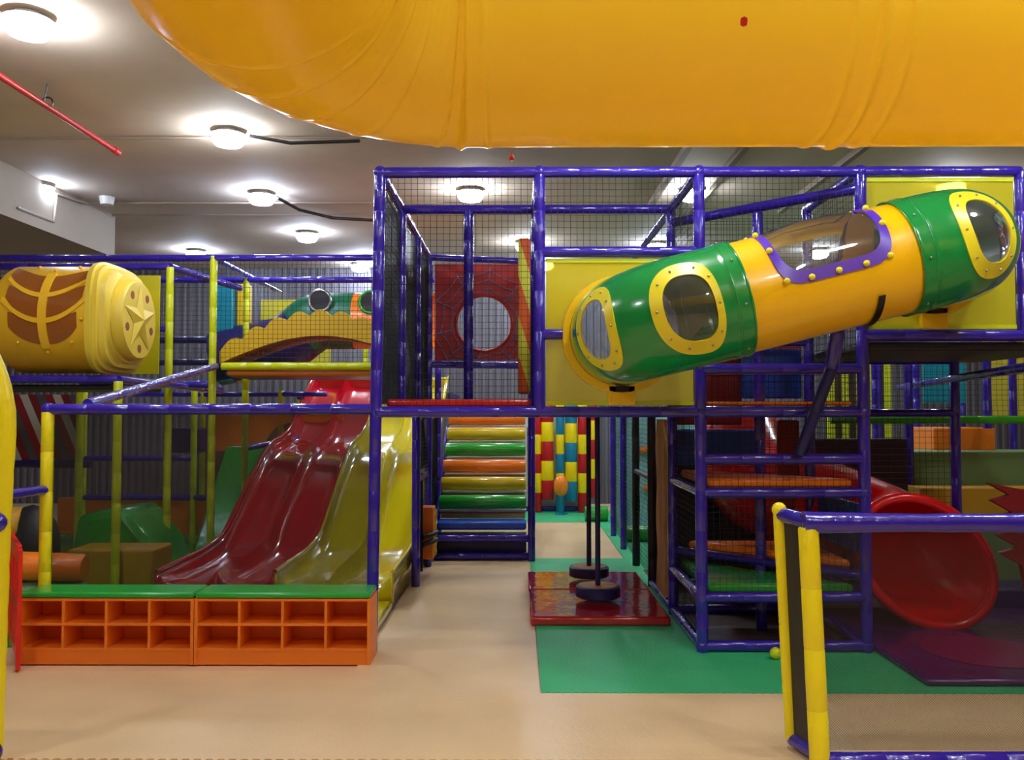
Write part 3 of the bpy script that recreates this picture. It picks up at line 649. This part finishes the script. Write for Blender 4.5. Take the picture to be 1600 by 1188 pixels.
# ---------------------------------------------------------------- wave slides
prof = [(7.87, .34), (8.3, .35), (8.9, .35), (9.3, .375), (9.63, .42), (9.95, .59), (10.35, .82), (10.75, 1.045), (11.2, 1.30), (11.6, 1.40), (12.05, 1.45), (12.5, 1.55), (12.9, 1.79), (13.3, 2.05), (13.75, 2.30), (14.0, 2.36)]
def pz(y):
    for (a, b), (c, d) in zip(prof, prof[1:]):
        if a <= y <= c: t = (y-a)/(c-a); return b+(d-b)*t
    return prof[-1][1]
def pzs(y): return sum(pz(max(7.87, min(14, y+d))) for d in (-.18, -.12, -.06, 0, .06, .12, .18))/7
def slide(x0, x1, mat, label, endh):
    t = thing('wave_slide', label, 'slide', ((x0+x1)/2, 7.9, 0)); lanes = 2; nu = 18; W = (x1-x0)/lanes; us = []
    mb = MB(); V = []; ny = 84; nx = lanes*nu
    for j in range(ny+1):
        y = 7.87+(14-7.87)*j/ny; top = pzs(y)
        for i in range(nx+1):
            x = x0+(x1-x0)*i/nx; u = ((i % nu)/nu)*2-1 if i < nx else 1
            dep = .17*(1-abs(u)**5) if i not in (0, nx) else 0
            dep *= 1 if y > 8.3 else .7+.3*(y-7.87)/.43
            V.append((x, y, top-dep))
    F = [(j*(nx+1)+i, j*(nx+1)+i+1, (j+1)*(nx+1)+i+1, (j+1)*(nx+1)+i) for j in range(ny) for i in range(nx)]
    mb.add(V, F); mb.build('chute', mat, t, True, solid=.02)
    mb = MB()
    for xx in (x0, x1):
        V = []; F = []
        for j in range(ny+1):
            y = 7.87+(14-7.87)*j/ny; top = pzs(y)+.008; V += [(xx, y, top), (xx, y, max(.012, top-.34 if y > 9.6 else .012))]
        F = [(2*j, 2*j+1, 2*j+3, 2*j+2) for j in range(ny)]; mb.add(V, F)
        mb.sweep([(xx, 7.87+(14-7.87)*j/40, pzs(7.87+(14-7.87)*j/40)) for j in range(41)], .022, 8)
    mb.build('side_skirt', mat, t, True, solid=.012)
    mb = MB(); V = []
    for i in range(nx+1):
        x = x0+(x1-x0)*i/nx; u = ((i % nu)/nu)*2-1 if i < nx else 1; d = .17*(1-abs(u)**5)*.7 if i not in (0, nx) else 0
        V += [(x, 7.868, pzs(7.87)-d), (x, 7.868, .012)]
    mb.add(V, [(2*i, 2*i+1, 2*i+3, 2*i+2) for i in range(nx)]); mb.build('end_skirt', mat, t, True, solid=.01)
    MB().box((x0+.01, 13.9, 2.0), (x1-.01, 14.1, 2.34)).build('top_lip', mat, t, bevel=.04)
    return t
slide(-3.26, -2.19, M['slider'], 'wide dark red two-lane wave slide', 0)
ys = slide(-2.185, -1.125, M['slidey'], 'yellow two-lane wave slide against the blue frame', 0)
MB().box((-2.18, 6.75, .012), (-1.125, 7.85, .09)).build('exit_pad', M['slidey'], ys, bevel=.02)
cushion('deck_pad', (-3.6, 14.1, 1.98), (-1.1, 16.2, 2.1), M['navy'], 'dark deck at the top of the wave slides', 'deck')

# ---------------------------------------------------------------- pit fence with see-through mesh
Y = M['yellow']; Lm = M['lime']
t = thing('pit_fence', 'long mesh fence with a blue top rail and yellow posts behind the shoe racks', 'fence', (-3.5, FY, 0))
pole('post', (-3.52, FY, 0), (-3.52, FY, 1.78), Y, t, .046)
for a, b in ((-3.52, -2.3), (-2.3, -1.09)): pole('rail', (a, FY, 1.8), (b, FY, 1.8), B, t, .042)
pole('rail', (-3.52, FY, .06), (-1.09, FY, .06), B, t, .04)
MB().ball((-3.52, FY, 1.8), .05, 12).build('joint_cover', B, t, True)
MB().box((-3.48, FY-.002, .1), (-1.08, FY+.002, 1.77)).build('mesh', M['pitscrim'], t)
pole('rail', (-3.52, FY, 1.2), (-3.7, 5.2, 1.2), B, t, .036)
tag(pole('brace_rail', (-3.25, FY+.05, 1.84), (-3.5, 10.05, 2.31), B, None, .04), 'blue sloping pole rising from the pit fence to the left frame', 'rail')

# ---------------------------------------------------------------- left rear frame
G = thing('play_frame', 'left play frame with lime posts and dark blue beams behind the wave slides', 'play frame', (-3.56, 10.1, 0))
def lp(x, y, z0, z1, r=.043, m=None): return pole('post', (x, y, z0), (x, y, z1), m or Lm, G, r)
def lb(a, b, r=.04, m=None): return pole('beam', a, b, m or B, G, r)
for x, y, z0, z1 in ((-3.56, 10.1, 0, 3.6), (-3.58, 11.4, 0, 3.55), (-3.92, 8.5, 0, 2.08), (-3.95, 9.8, 0, 3.42), (-3.6, 13.2, 0, 2.1), (-5.1, 10.1, 0, 2.1), (-5.15, 8.5, 0, 2.08),
                     (-4.9, 13.5, 0, 2.1), (-6.2, 13.5, 0, 2.1), (-3.6, 14.4, 0, 2.1), (-2.3, 14.8, 0, 3.0), (-5.9, 11.8, 0, 2.1), (-4.4, 11.8, 0, 2.1), (-2.6, 14.8, 0, 3.0)): lp(x, y, z0, z1)
NV = M['navy']
lb((-7, 10.1, 3.58), (-3.56, 10.1, 3.58)); lb((-3.56, 10.1, 3.58), (-1.1, 10.1, 3.58)); lb((-7, 11.4, 3.52), (-3.58, 11.4, 3.52)); lb((-3.58, 11.4, 3.52), (-1.1, 11.4, 3.52))
lb((-3.56, 10.1, 3.58), (-3.58, 13, 3.58), .035); lb((-6.2, 9.8, 3.43), (-3.95, 9.8, 3.43)); lb((-3.95, 9.8, 3.43), (-3.6, 11.2, 3.38))
lb((-6.5, 8.5, 2.1), (-3.92, 8.5, 2.1)); lb((-3.92, 8.5, 2.1), (-3.8, 11.1, 2.05)); lb((-3.45, 10.1, 2.31), (-1.1, 10.1, 2.31), .045, Lm)
lb((-3.95, 9.8, 2.72), (-4.3, 9.8, 2.72), .035); lb((-5.1, 10.1, 2.1), (-3.6, 10.1, 2.1)); lb((-3.6, 13.2, 2.05), (-2.9, 13.2, 2.05))
lb((-3.6, 11.4, 1.3), (-2.9, 13.2, 1.45), .04); lb((-6.5, 11.8, 1.15), (-4.4, 11.8, 1.15)); lb((-5.9, 11.8, .62), (-3.6, 11.8, .62)); lb((-6.4, 13.5, 2.05), (-3.6, 13.5, 2.05))
MB().box((-3.4, 10.12, 2.2), (-1.12, 10.3, 2.27)).build('edge_pad', M['scallopo'], G, bevel=.02)
net('net', (-3.52, 10.1, 2.36), (2.42, 0, 0), (0, 0, 1.2), G, .055, .0026)
net('net', (-7, 10.1, 2.36), (3.42, 0, 0), (0, 0, 1.2), G, .055, .0026)
cushion('deck_pad', (-3.5, 10.35, 2.2), (-1.15, 11.4, 2.26), M['navy'], 'dark deck under the scalloped arch', 'deck')
cushion('deck_pad', (-6.5, 8.56, 2.0), (-4.0, 9.75, 2.05), M['charcoal'], 'dark deck under the golden cylinder', 'deck')
lb((-7, 13.5, 2.9), (-3.6, 13.5, 2.9), .05, NV); lb((-7, 13.5, 2.55), (-3.6, 13.5, 2.55), .05, NV)
# scalloped arch
t = thing('scalloped_arch', 'yellow arch with a scalloped top edge behind the net', 'arch', (-2.36, 10.3, 2.35))
def archz(u): return 2.36+.44*math.cos(u*PI/2)**.9    # inner edge, u in -1..1
top = []; bot = []; nb = 9
for i in range(nb*8+1):
    u = -1+2*i/(nb*8); x = -2.36+1.2*u; f = abs(math.sin(PI*(i/8))); top.append((x, 10.34, 2.50+.43*math.cos(u*PI/2)+.075*f)); bot.append((x, 10.34, 2.36+.33*math.cos(u*PI/2)))
MB().prism(top+bot[::-1], (0, .06, 0)).build('front_board', M['scallop'], t)
V = []
for (x, y, z) in bot: V += [(x, 10.4, z), (x, 11.1, z)]
MB().add(V, [(2*i, 2*i+1, 2*i+3, 2*i+2) for i in range(len(bot)-1)]).build('lining', M['scallopo'], t, True, solid=.03)
# coloured tube behind the arch
t = thing('crawl_tube', 'navy, green and orange crawl tube behind the scalloped arch', 'crawl tube', (-2.3, 12.2, 2.8))
c3 = Curve([(-4.3, 12.4, 2.55), (-3.3, 12.4, 2.75), (-2.9, 12.4, 3.08), (-1.2, 12.4, 3.08)], .3, .04)
mb = MB(); c3.skin(mb, 0, 1.3, .4, 40, .04); mb.build('navy_section', M['navy'], t, True)
mb = MB(); c3.skin(mb, 1.3, 2.1, .405, 40, .04); mb.build('green_section', pbr('dark_green_plastic', (10, 96, 62), .4), t, True)
mb = MB(); c3.skin(mb, 2.1, c3.L, .4, 40, .04); mb.build('orange_section', M['orange'], t, True)
def porthole(x, z, m):
    mb = MB(); mb.sweep([(x+.15*math.cos(a), 12.0, z+.15*math.sin(a)) for a in [2*PI*k/28 for k in range(29)]], .022, 8, False); f = mb.build('porthole_rim', m, t, True)
    MB().sweep([(x, 11.99, z), (x, 11.995, z)], .14, 28).build('pane', M['black'], f)
porthole(-2.75, 3.32, M['steel']); porthole(-2.05, 3.3, M['green'])
cushion('post_pad', (-4.3, 12.2, 2.2), (-4.02, 12.4, 3.6), M['teal'], 'teal upright pad left of the scalloped arch', 'pad')
cushion('post_pad', (-4.0, 12.3, 2.2), (-3.84, 12.5, 3.6), M['scallop'], 'amber upright pad beside the teal one', 'pad')
tag(MB().box((-4.4, 14.8, 2.4), (-3.2, 14.86, 3.7)).build('vinyl_curtain', M['yfilm'], None, loc=(-4, 14.8, 2.4)), 'dim yellow vinyl sheet far behind the left net', 'curtain')

# ---------------------------------------------------------------- golden cylinder with star end
S = thing('star_cylinder', 'golden play cylinder with smoky curved windows and a star on its end', 'play cylinder', (-4.4, 8.75, 2.15))
SX0, SY, SZ, SR = -4.55, 8.78, 2.71, .54
def sect(xc, r, e, n=64):
    o = []
    for i in range(n):
        a = 2*PI*i/n; c, s = math.cos(a), math.sin(a); o.append((xc, SY-r*math.copysign(abs(c)**(2/e), c), SZ+r*math.copysign(abs(s)**(2/e), s)))
    return o
def loft(secs, name, mat, caps=True):
    mb = MB(); n = 64; V = []
    for s_ in secs: V += sect(*s_)
    F = [(q*n+i, q*n+(i+1) % n, (q+1)*n+(i+1) % n, (q+1)*n+i) for q in range(len(secs)-1) for i in range(n)]
    if caps: F.append(tuple(range(n))); F.append(tuple((len(secs)-1)*n+i for i in range(n-1, -1, -1)))
    mb.add(V, F); return mb.build(name, mat, S, True)
def winmask(x, a):   # smoky openings on the side facing the viewer
    return False
loft([(SX0-.5, SR*.95, 2), (SX0-.45, SR, 2), (-4.09, SR, 2)], 'body', M['shipy'])
loft([(-4.14, .52, 3), (-4.13, .555, 3.6), (-4.08, .555, 4), (-4.07, .53, 4), (-4.03, .53, 4), (-4.02, .50, 3.6), (-3.97, .49, 3.4), (-3.965, .45, 2.5), (-3.94, .44, 2.2)], 'end_block', M['shipl'])
loft([(-3.96, .41, 2), (-3.94, .415, 2), (-3.86, .405, 2), (-3.84, .385, 2)], 'end_disc', M['shipl'])
mb = MB(); xf = -3.84; V = [(xf+.05, SY, SZ)]; 
for k in range(10):
    a = PI/2+2*PI*k/10; r = .36 if k % 2 == 0 else .145; V.append((xf+(.004 if k % 2 == 0 else .004), SY-r*math.cos(a), SZ+r*math.sin(a)))
mb.add(V, [(0, 1+k, 1+(k+1) % 10) for k in range(10)]); mb.build('star', M['shipl'], S)
for k in range(5):
    a = PI/2+2*PI*(k+.5)/5; mb = MB(); mb.sweep([(xf-.002, SY-.29*math.cos(a), SZ+.29*math.sin(a)), (xf+.002, SY-.29*math.cos(a), SZ+.29*math.sin(a))], .042, 16)
    mb.build('port', M['green'] if k == 1 and False else M['hole'], S)
def cylp(x, a, r): return (x, SY-r*math.cos(a), SZ+r*math.sin(a))     # a = 0 faces the viewer
XC = -4.54
def curve_off(x): u = (x-XC)/.42; return .42*u*u                 # smile shape
smoky = pbr('smoky_brown_acrylic', (150, 84, 30), .15, coat=.4)
ROWS = ((-.55, -.14), (-.08, .32), (.38, .80)); WID = (.33, .37, .41)
for side in (-1, 1):
    for (a0, a1), wmax in zip(ROWS, WID):
        mb = MB(); V = []; nx_, na_ = 16, 8
        for i in range(nx_+1):
            xx = XC+side*(.04+(wmax-.04)*i/nx_); off = curve_off(xx); sh = 1-.35*(i/nx_)**5; mid = (a0+a1)/2
            for j in range(na_+1):
                V.append(cylp(xx, min(1.4, off+mid+(a1-a0)*(j/na_-.5)*sh), SR+.003))
        mb.add(V, [(i*(na_+1)+j, (i+1)*(na_+1)+j, (i+1)*(na_+1)+j+1, i*(na_+1)+j+1) for i in range(nx_) for j in range(na_)])
        mb.build('window_pane', smoky, S, True)
def strip(pts, hw, along):
    mb = MB(); V = []
    for x, a in pts:
        if along: V += [cylp(x, a-hw/SR, SR), cylp(x, a-hw/SR, SR+.014), cylp(x, a+hw/SR, SR+.014), cylp(x, a+hw/SR, SR)]
        else: V += [cylp(x-hw, a, SR), cylp(x-hw, a, SR+.016), cylp(x+hw, a, SR+.016), cylp(x+hw, a, SR)]
    mb.add(V, [(i*4+q, i*4+q+1, i*4+q+5, i*4+q+4) for i in range(len(pts)-1) for q in range(3)]); return mb
for a0 in (-.11, .35): strip([(XC-.4+.8*k/32, a0+curve_off(XC-.4+.8*k/32)) for k in range(33)], .024, True).build('window_bar', M['shipy'], S, True)
strip([(XC, -.62+1.5*k/32) for k in range(33)], .04, False).build('window_bar', M['shipy'], S, True)
mb = MB()
for x, a in ((XC, -.70), (XC+.26, -.50), (XC-.26, -.50), (XC+.38, -.08), (XC+.41, .3), (XC+.4, 1.25), (XC+.2, 1.15), (XC, .98), (XC-.2, 1.15)): MB().ball(cylp(x, a, SR+.01), .017, 8).build('knob', M['shipy'], S, True)
tag(MB().box((-4.35, 9.62, 2.2), (-3.99, 9.64, 3.3)).build('vinyl_window', M['yfilm'], None, loc=(-4.2, 9.62, 2.2)), 'small yellow vinyl window right of the golden cylinder', 'vinyl window')

# ---------------------------------------------------------------- things inside the slide area, dim behind the mesh
cushion('foam_wall', (-4.45, 8.6, .02), (-3.6, 9.1, .42), M['gold'], 'ochre foam block wall in front of the green mound', 'foam block')
mb = MB(); mb.prism([(-4.75, 9.15, .02), (-4.64, 9.15, .70), (-4.15, 9.15, .76), (-3.83, 9.15, .38), (-3.7, 9.15, .02)], (0, .9, 0))
tag(mb.build('foam_mound', M['green'], None, bevel=.08, loc=(-4.3, 9.5, 0)), 'shiny green foam mound inside the slide area', 'foam mound')
def roll(a, b, r, mat, label):
    mb = MB(); P = [lerp(a, b, t) for t in (0, .02, .5, .98, 1)]; mb.sweep(P, [r*.85, r, r*1.02, r, r*.85], 20); tag(mb.build('foam_roll', mat, None, True, loc=a), label, 'foam roll')
roll((-5.0, 7.4, .5), (-3.72, 7.5, .44), .12, M['orange'], 'orange foam roll lying behind the left fence post')
roll((-6.0, 8.2, .75), (-4.7, 8.3, .7), .17, M['gold'], 'ochre foam roll at the far left behind the fence')
roll((-5.0, 7.45, .19), (-3.72, 7.5, .17), .155, M['sage'], 'grey green foam roll on the floor behind the left fence post')
tag(MB().ball((-4.62, 8.3, .5), .33, 18, (.8, .5, 1.2)).build('bean_bag', M['charcoal'], None, True, loc=(-4.6, 8.3, .5)), 'dark rounded bolster beside the green mound', 'bolster')
# orange board with an arched opening
out = [(-4.5, 1.2), (-4.5, 1.74), (-2.6, 1.74), (-2.6, 1.2)]
inn = [(-3.35-.42*math.cos(a), 1.2+.42*math.sin(a)) for a in [PI*k/16 for k in range(17)]]
poly = [(-4.5, 1.2), (-4.5, 1.74), (-2.6, 1.74), (-2.6, 1.2)]+[(p[0], p[1]) for p in inn[::-1]]
tag(MB().prism([(p[0], 12.9, p[1]) for p in poly], (0, .06, 0)).build('arch_board', M['orange'], None, loc=(-3.5, 12.9, 1.2)), 'orange board with an arched doorway left of the red slide', 'board')
cushion('foam_wall', (-6.3, 11.9, .1), (-4.2, 12.1, .6), M['orange'], 'low orange foam wall inside the slide area', 'foam block')
mb = MB(); mb.prism([(-4.1, 11.0, .02), (-4.1, 12.6, .02), (-4.1, 12.6, 1.3), (-4.1, 12.2, 1.3)], (.75, 0, 0))
tag(mb.build('foam_slope', M['green'], None, bevel=.03, loc=(-4, 11, 0)), 'green foam slope left of the red wave slide', 'foam slope')
cushion('foam_block', (-5.0, 12.3, 1.2), (-4.5, 12.6, 1.55), M['navy'], 'navy foam block on the beam inside the slide area', 'foam block')
t = thing('striped_screen', 'red and white striped screen at the far left behind the fence', 'screen', (-7.2, 11, .9))
MB().box((-8.0, 11, 1.15), (-5.6, 11.04, 2.0)).build('panel', stripes('red_white_stripes', [(150, 30, 46), (200, 196, 200), (130, 28, 40), (90, 84, 100)], 1.5, (1.6, 0, .7)), t)
pole('beam', (-8, 11, 1.12), (-5.4, 11, 1.12), NV, t, .05)
tag(MB().box((-6.0, 16.5, .0), (-3.3, 16.6, 1.6)).build('back_screen', pbr('brown_screen', (96, 66, 50), .8), None, loc=(-5, 16.5, 0)), 'brown screen wall far behind the slide area', 'screen')

# ---------------------------------------------------------------- left gate and arch post
t = thing('toy_gate', 'bright red plastic gate standing open beside the shoe racks', 'gate', (-3.42, 5.96, 0))
RM = pbr('red_gate_plastic', (235, 34, 22), .35)
ga, gb = Vector((-3.41, 5.95, 0)), Vector((-4.05, 6.9, 0)); gd = (gb-ga).normalized(); up = Vector((0, 0, 1)); gn = Vector((gd.y, -gd.x, 0))*.03
def gq(name, s0, s1, z0, z1, par, m=RM): return MB().prism([ga+gd*s0+up*z0, ga+gd*s1+up*z0, ga+gd*s1+up*z1, ga+gd*s0+up*z1], gn).build(name, m, par, bevel=.006)
gq('stile', 0, .07, .02, .84, t); gq('stile', 1.05, 1.12, .02, .9, t); gq('rail', .07, 1.05, .1, .17, t); gq('rail', .07, 1.05, .42, .48, t); gq('rail', .07, 1.05, .74, .86, t)
for k in range(6): gq('bar', .18+k*.15, .22+k*.15, .17, .74, t)
t = thing('entrance_fence', 'yellow post fence at the left edge of the view, its post curving into an arch', 'fence', (-2.63, 4.45, 0))
ap = [Vector((-2.655, 4.45, .03)), Vector((-2.64, 4.45, 1.2)), Vector((-2.62, 4.45, 1.75)), Vector((-2.66, 4.45, 1.95)), Vector((-2.74, 4.45, 2.12)), Vector((-2.9, 4.45, 2.28)), Vector((-3.2, 4.45, 2.4))]
rs, _ = resample(fillet(ap, .1, 4), .06); MB().sweep(rs, [.046 if i % 4 else .043 for i in range(len(rs))], 16).build('post', Y, t, True)
for z in (1.22, .07): pole('rail', (-2.66, 4.4, z), (-4.6, 4.4, z), B, t, .042); MB().ball((-2.645, 4.41, z), .056, 12).build('joint_cover', B, t, True)
MB().box((-4.6, 4.43, .1), (-2.7, 4.434, 1.2)).build('mesh', M['scrim'], t)

# ---------------------------------------------------------------- right front fence
t = thing('entrance_fence', 'mesh fence with thick yellow posts and blue rails at the lower right', 'fence', (1.47, 4.4, 0))
pole('post', (1.5, 4.4, 0), (1.455, 4.4, 1.2), Y, t, .05, 18); pole('post', (1.44, 4.66, .06), (1.39, 4.66, 1.25), Y, t, .034, 14)
MB().ball((1.388, 4.66, 1.26), .04, 12).build('post_cap', Y, t, True)
pole('rail', (1.4, 4.66, 1.235), (1.47, 4.42, 1.225), B, t, .04); pole('rail', (1.45, 4.66, .06), (1.52, 4.42, .06), B, t, .04)
rs, _ = resample([Vector((1.43, 4.4, 1.225)), Vector((4.8, 4.4, 1.22))], .12)
MB().sweep(rs, [.047*(1+.04*math.sin(i*2.3)) if i > 2 else .056-.002*i for i in range(len(rs))], 16).build('rail', B, t, True)
pole('rail', (1.52, 4.4, .045), (4.8, 4.4, .06), B, t, .045)
pole('post', (4.8, 4.4, 0), (4.8, 4.4, 1.2), Y, t, .05)
MB().box((1.5, 4.398, .1), (4.78, 4.402, 1.2)).build('mesh', M['scrim'], t)
MB().prism([(1.44, 4.64, .1), (1.485, 4.44, .1), (1.45, 4.44, 1.2), (1.4, 4.64, 1.2)], (.003, 0, 0)).build('side_mesh', M['charcoal'], t)

# ---------------------------------------------------------------- red tube slide mouth
t = thing('tube_slide', 'glossy red tube slide opening toward the purple mat', 'slide', (3.3, 7.2, .05))
mc = Vector((3.23, 6.98, .585)); 
path = fillet([mc, mc+Vector((.04, .5, .06)), mc+Vector((-.9, 1.65, .5)), mc+Vector((-.95, 2.1, .9))], .45, 8); rs, L_ = resample(path, .08)
ns = len(rs); rd = [.44+.06*max(0, 1-i*.08/.35)**1.5 for i in range(ns)]
mb = MB(); V = []; n = 48; ax_t = Vector((.22, -.97, -.15)).normalized()
for i, p in enumerate(rs):
    tt_ = (rs[min(i+1, ns-1)]-rs[max(0, i-1)]).normalized(); ux = tt_.cross(up).normalized(); uz = ux.cross(tt_)
    for j in range(n):
        a = 2*PI*j/n; sx = 1.0-.0*i; sh = -(.22*math.cos(a))*max(0, 1-i*.1) ; V.append(p+ux*math.cos(a)*rd[i]*(.98+.02*max(0, 1-i*.15))+uz*math.sin(a)*rd[i]*1.04+ux*(-.16*math.sin(a))*max(0, 1-i*.07))
mb.add(V, [(q*n+i, q*n+(i+1) % n, (q+1)*n+(i+1) % n, (q+1)*n+i) for q in range(ns-1) for i in range(n)])
mb.build('tube', M['tubered'], t, True, solid=.012)
rim = V[:n]+[V[0]]; MB().sweep(rim, .042, 10, False).build('rim', M['tubered'], t, True)

# ---------------------------------------------------------------- right rear frame, foam steps
R_ = thing('play_frame', 'dark blue rear play frame with nets behind the red tube slide', 'play frame', (4.0, 8.0, 0))
for x, y, z0, z1 in ((4.0, 8.0, 0, 2.35), (4.25, 9.5, .0, 2.4), (4.95, 12, 0, 2.5), (5.2, 11.4, 1.4, 2.5), (5.72, 10.1, 0, 2.6), (6.1, 12, 0, 2.5), (5.1, 9.5, 1.6, 2.5), (4.5, 11, 0, 2.5), (3.2, 9.6, 0, 3.4), (2.9, 11.5, 0, 3.4)):
    pole('post', (x, y, z0), (x, y, z1), B, R_)
for a, b in (((4.75, 10.9, 2.08), (3.95, 7.9, 2.08)), ((3.95, 7.9, 2.08), (3.4, 5.75, 2.08)), ((2.6, 8.0, 1.77), (4.0, 8.0, 1.77)), ((4.0, 8.0, 2.3), (6.3, 8.0, 2.45)), ((2.62, 8.0, 2.25), (4.0, 8.0, 2.25))):
    pole('beam', a, b, B, R_, .036)
pole('beam', (3.2, 8.95, 1.70), (6.5, 8.95, 1.70), pbr('bright_green_vinyl', (70, 190, 30), .35, .2, 12), R_, .04)
net('net', (3.3, 9.5, .3), (.95, 0, 0), (0, 0, 2.0), R_, .05, .002)
net('net', (3.0, 8.0, .9), (1.0, 0, 0), (0, 0, 1.3), R_, .055, .002)
net('net', (4.05, 9.0, 1.74), (2.6, 0, 0), (0, 0, .8), R_, .055, .002)
for k, (z0, z1, y, mt, lab) in enumerate(((1.36, 1.6, 9.9, M['orange'], 'orange foam step, highest of the flight'), (1.0, 1.35, 9.5, M['sage'], 'sage green foam step below the orange one'),
                                   (.62, .99, 9.1, M['gold'], 'ochre foam step below the sage green one'), (.3, .61, 8.7, M['sage'], 'lowest foam step, pale green, behind the red slide'))):
    cushion('foam_step', (4.2 if k else 4.7, y, .02 if False else z0-.3), (6.6 if k else 5.4, y+.6, z1), mt, lab, 'step', bevel=.012, group='foam steps')
tag(MB().box((4.4, 12.4, .0), (5.3, 12.46, 2.6)).build('striped_curtain', stripes('lime_stripes', [(200, 205, 40), (60, 50, 30)], 5, (1, 0, 0)), None, loc=(4.4, 12.4, .3)), 'lime striped curtain behind the rear frame', 'curtain')
tag(MB().box((5.35, 11.5, 1.9), (5.9, 11.56, 2.6)).build('wall_pad', M['teal'], None, loc=(5.35, 11.5, 1.9)), 'dark teal pad behind the rear frame', 'pad')
tag(MB().box((6.0, 11.2, 1.7), (8, 11.26, 2.7)).build('vinyl_curtain', M['yfilm'], None, loc=(6, 11.2, 1.7)), 'yellowish vinyl sheet behind the rear frame', 'curtain')
cushion('wall_pad', (4.0, 9.6, .02), (4.18, 9.66, 1.35), M['charcoal'], 'dark upright pad beside the foam steps', 'pad')
cushion('kerb_pad', (3.9, 7.85, .02), (6.5, 8.3, .2), M['navy'], 'dark navy kerb pad behind the purple mat', 'pad')
# red spiky cut-out at the right edge
zz = []
for k in range(5):
    z = 1.18-k*.13; zz += [(3.72-.16+.02*k, z+.07), (3.72-.0+.02*k, z-.02)]
poly = [(4.3, 1.2)]+[(3.82, 1.2)]+zz+[(3.85, .35), (4.3, .35)]
tag(MB().prism([(p[0]-.05, 6.55, p[1]) for p in poly], (0, .05, 0)).build('spiky_board', M['darkred2'], None, loc=(3.8, 6.55, .3)), 'dark red board with a jagged edge at the right edge of the view', 'board')
MB().box((3.95, 6.62, .05), (4.0, 6.68, .4))
tag(MB().ball((1.84, 6.3, .056), .042, 18).build('ball', M['ball'], None, True, loc=(1.84, 6.3, .056)), 'small yellow ball on the green mat before the climbing tower', 'ball')
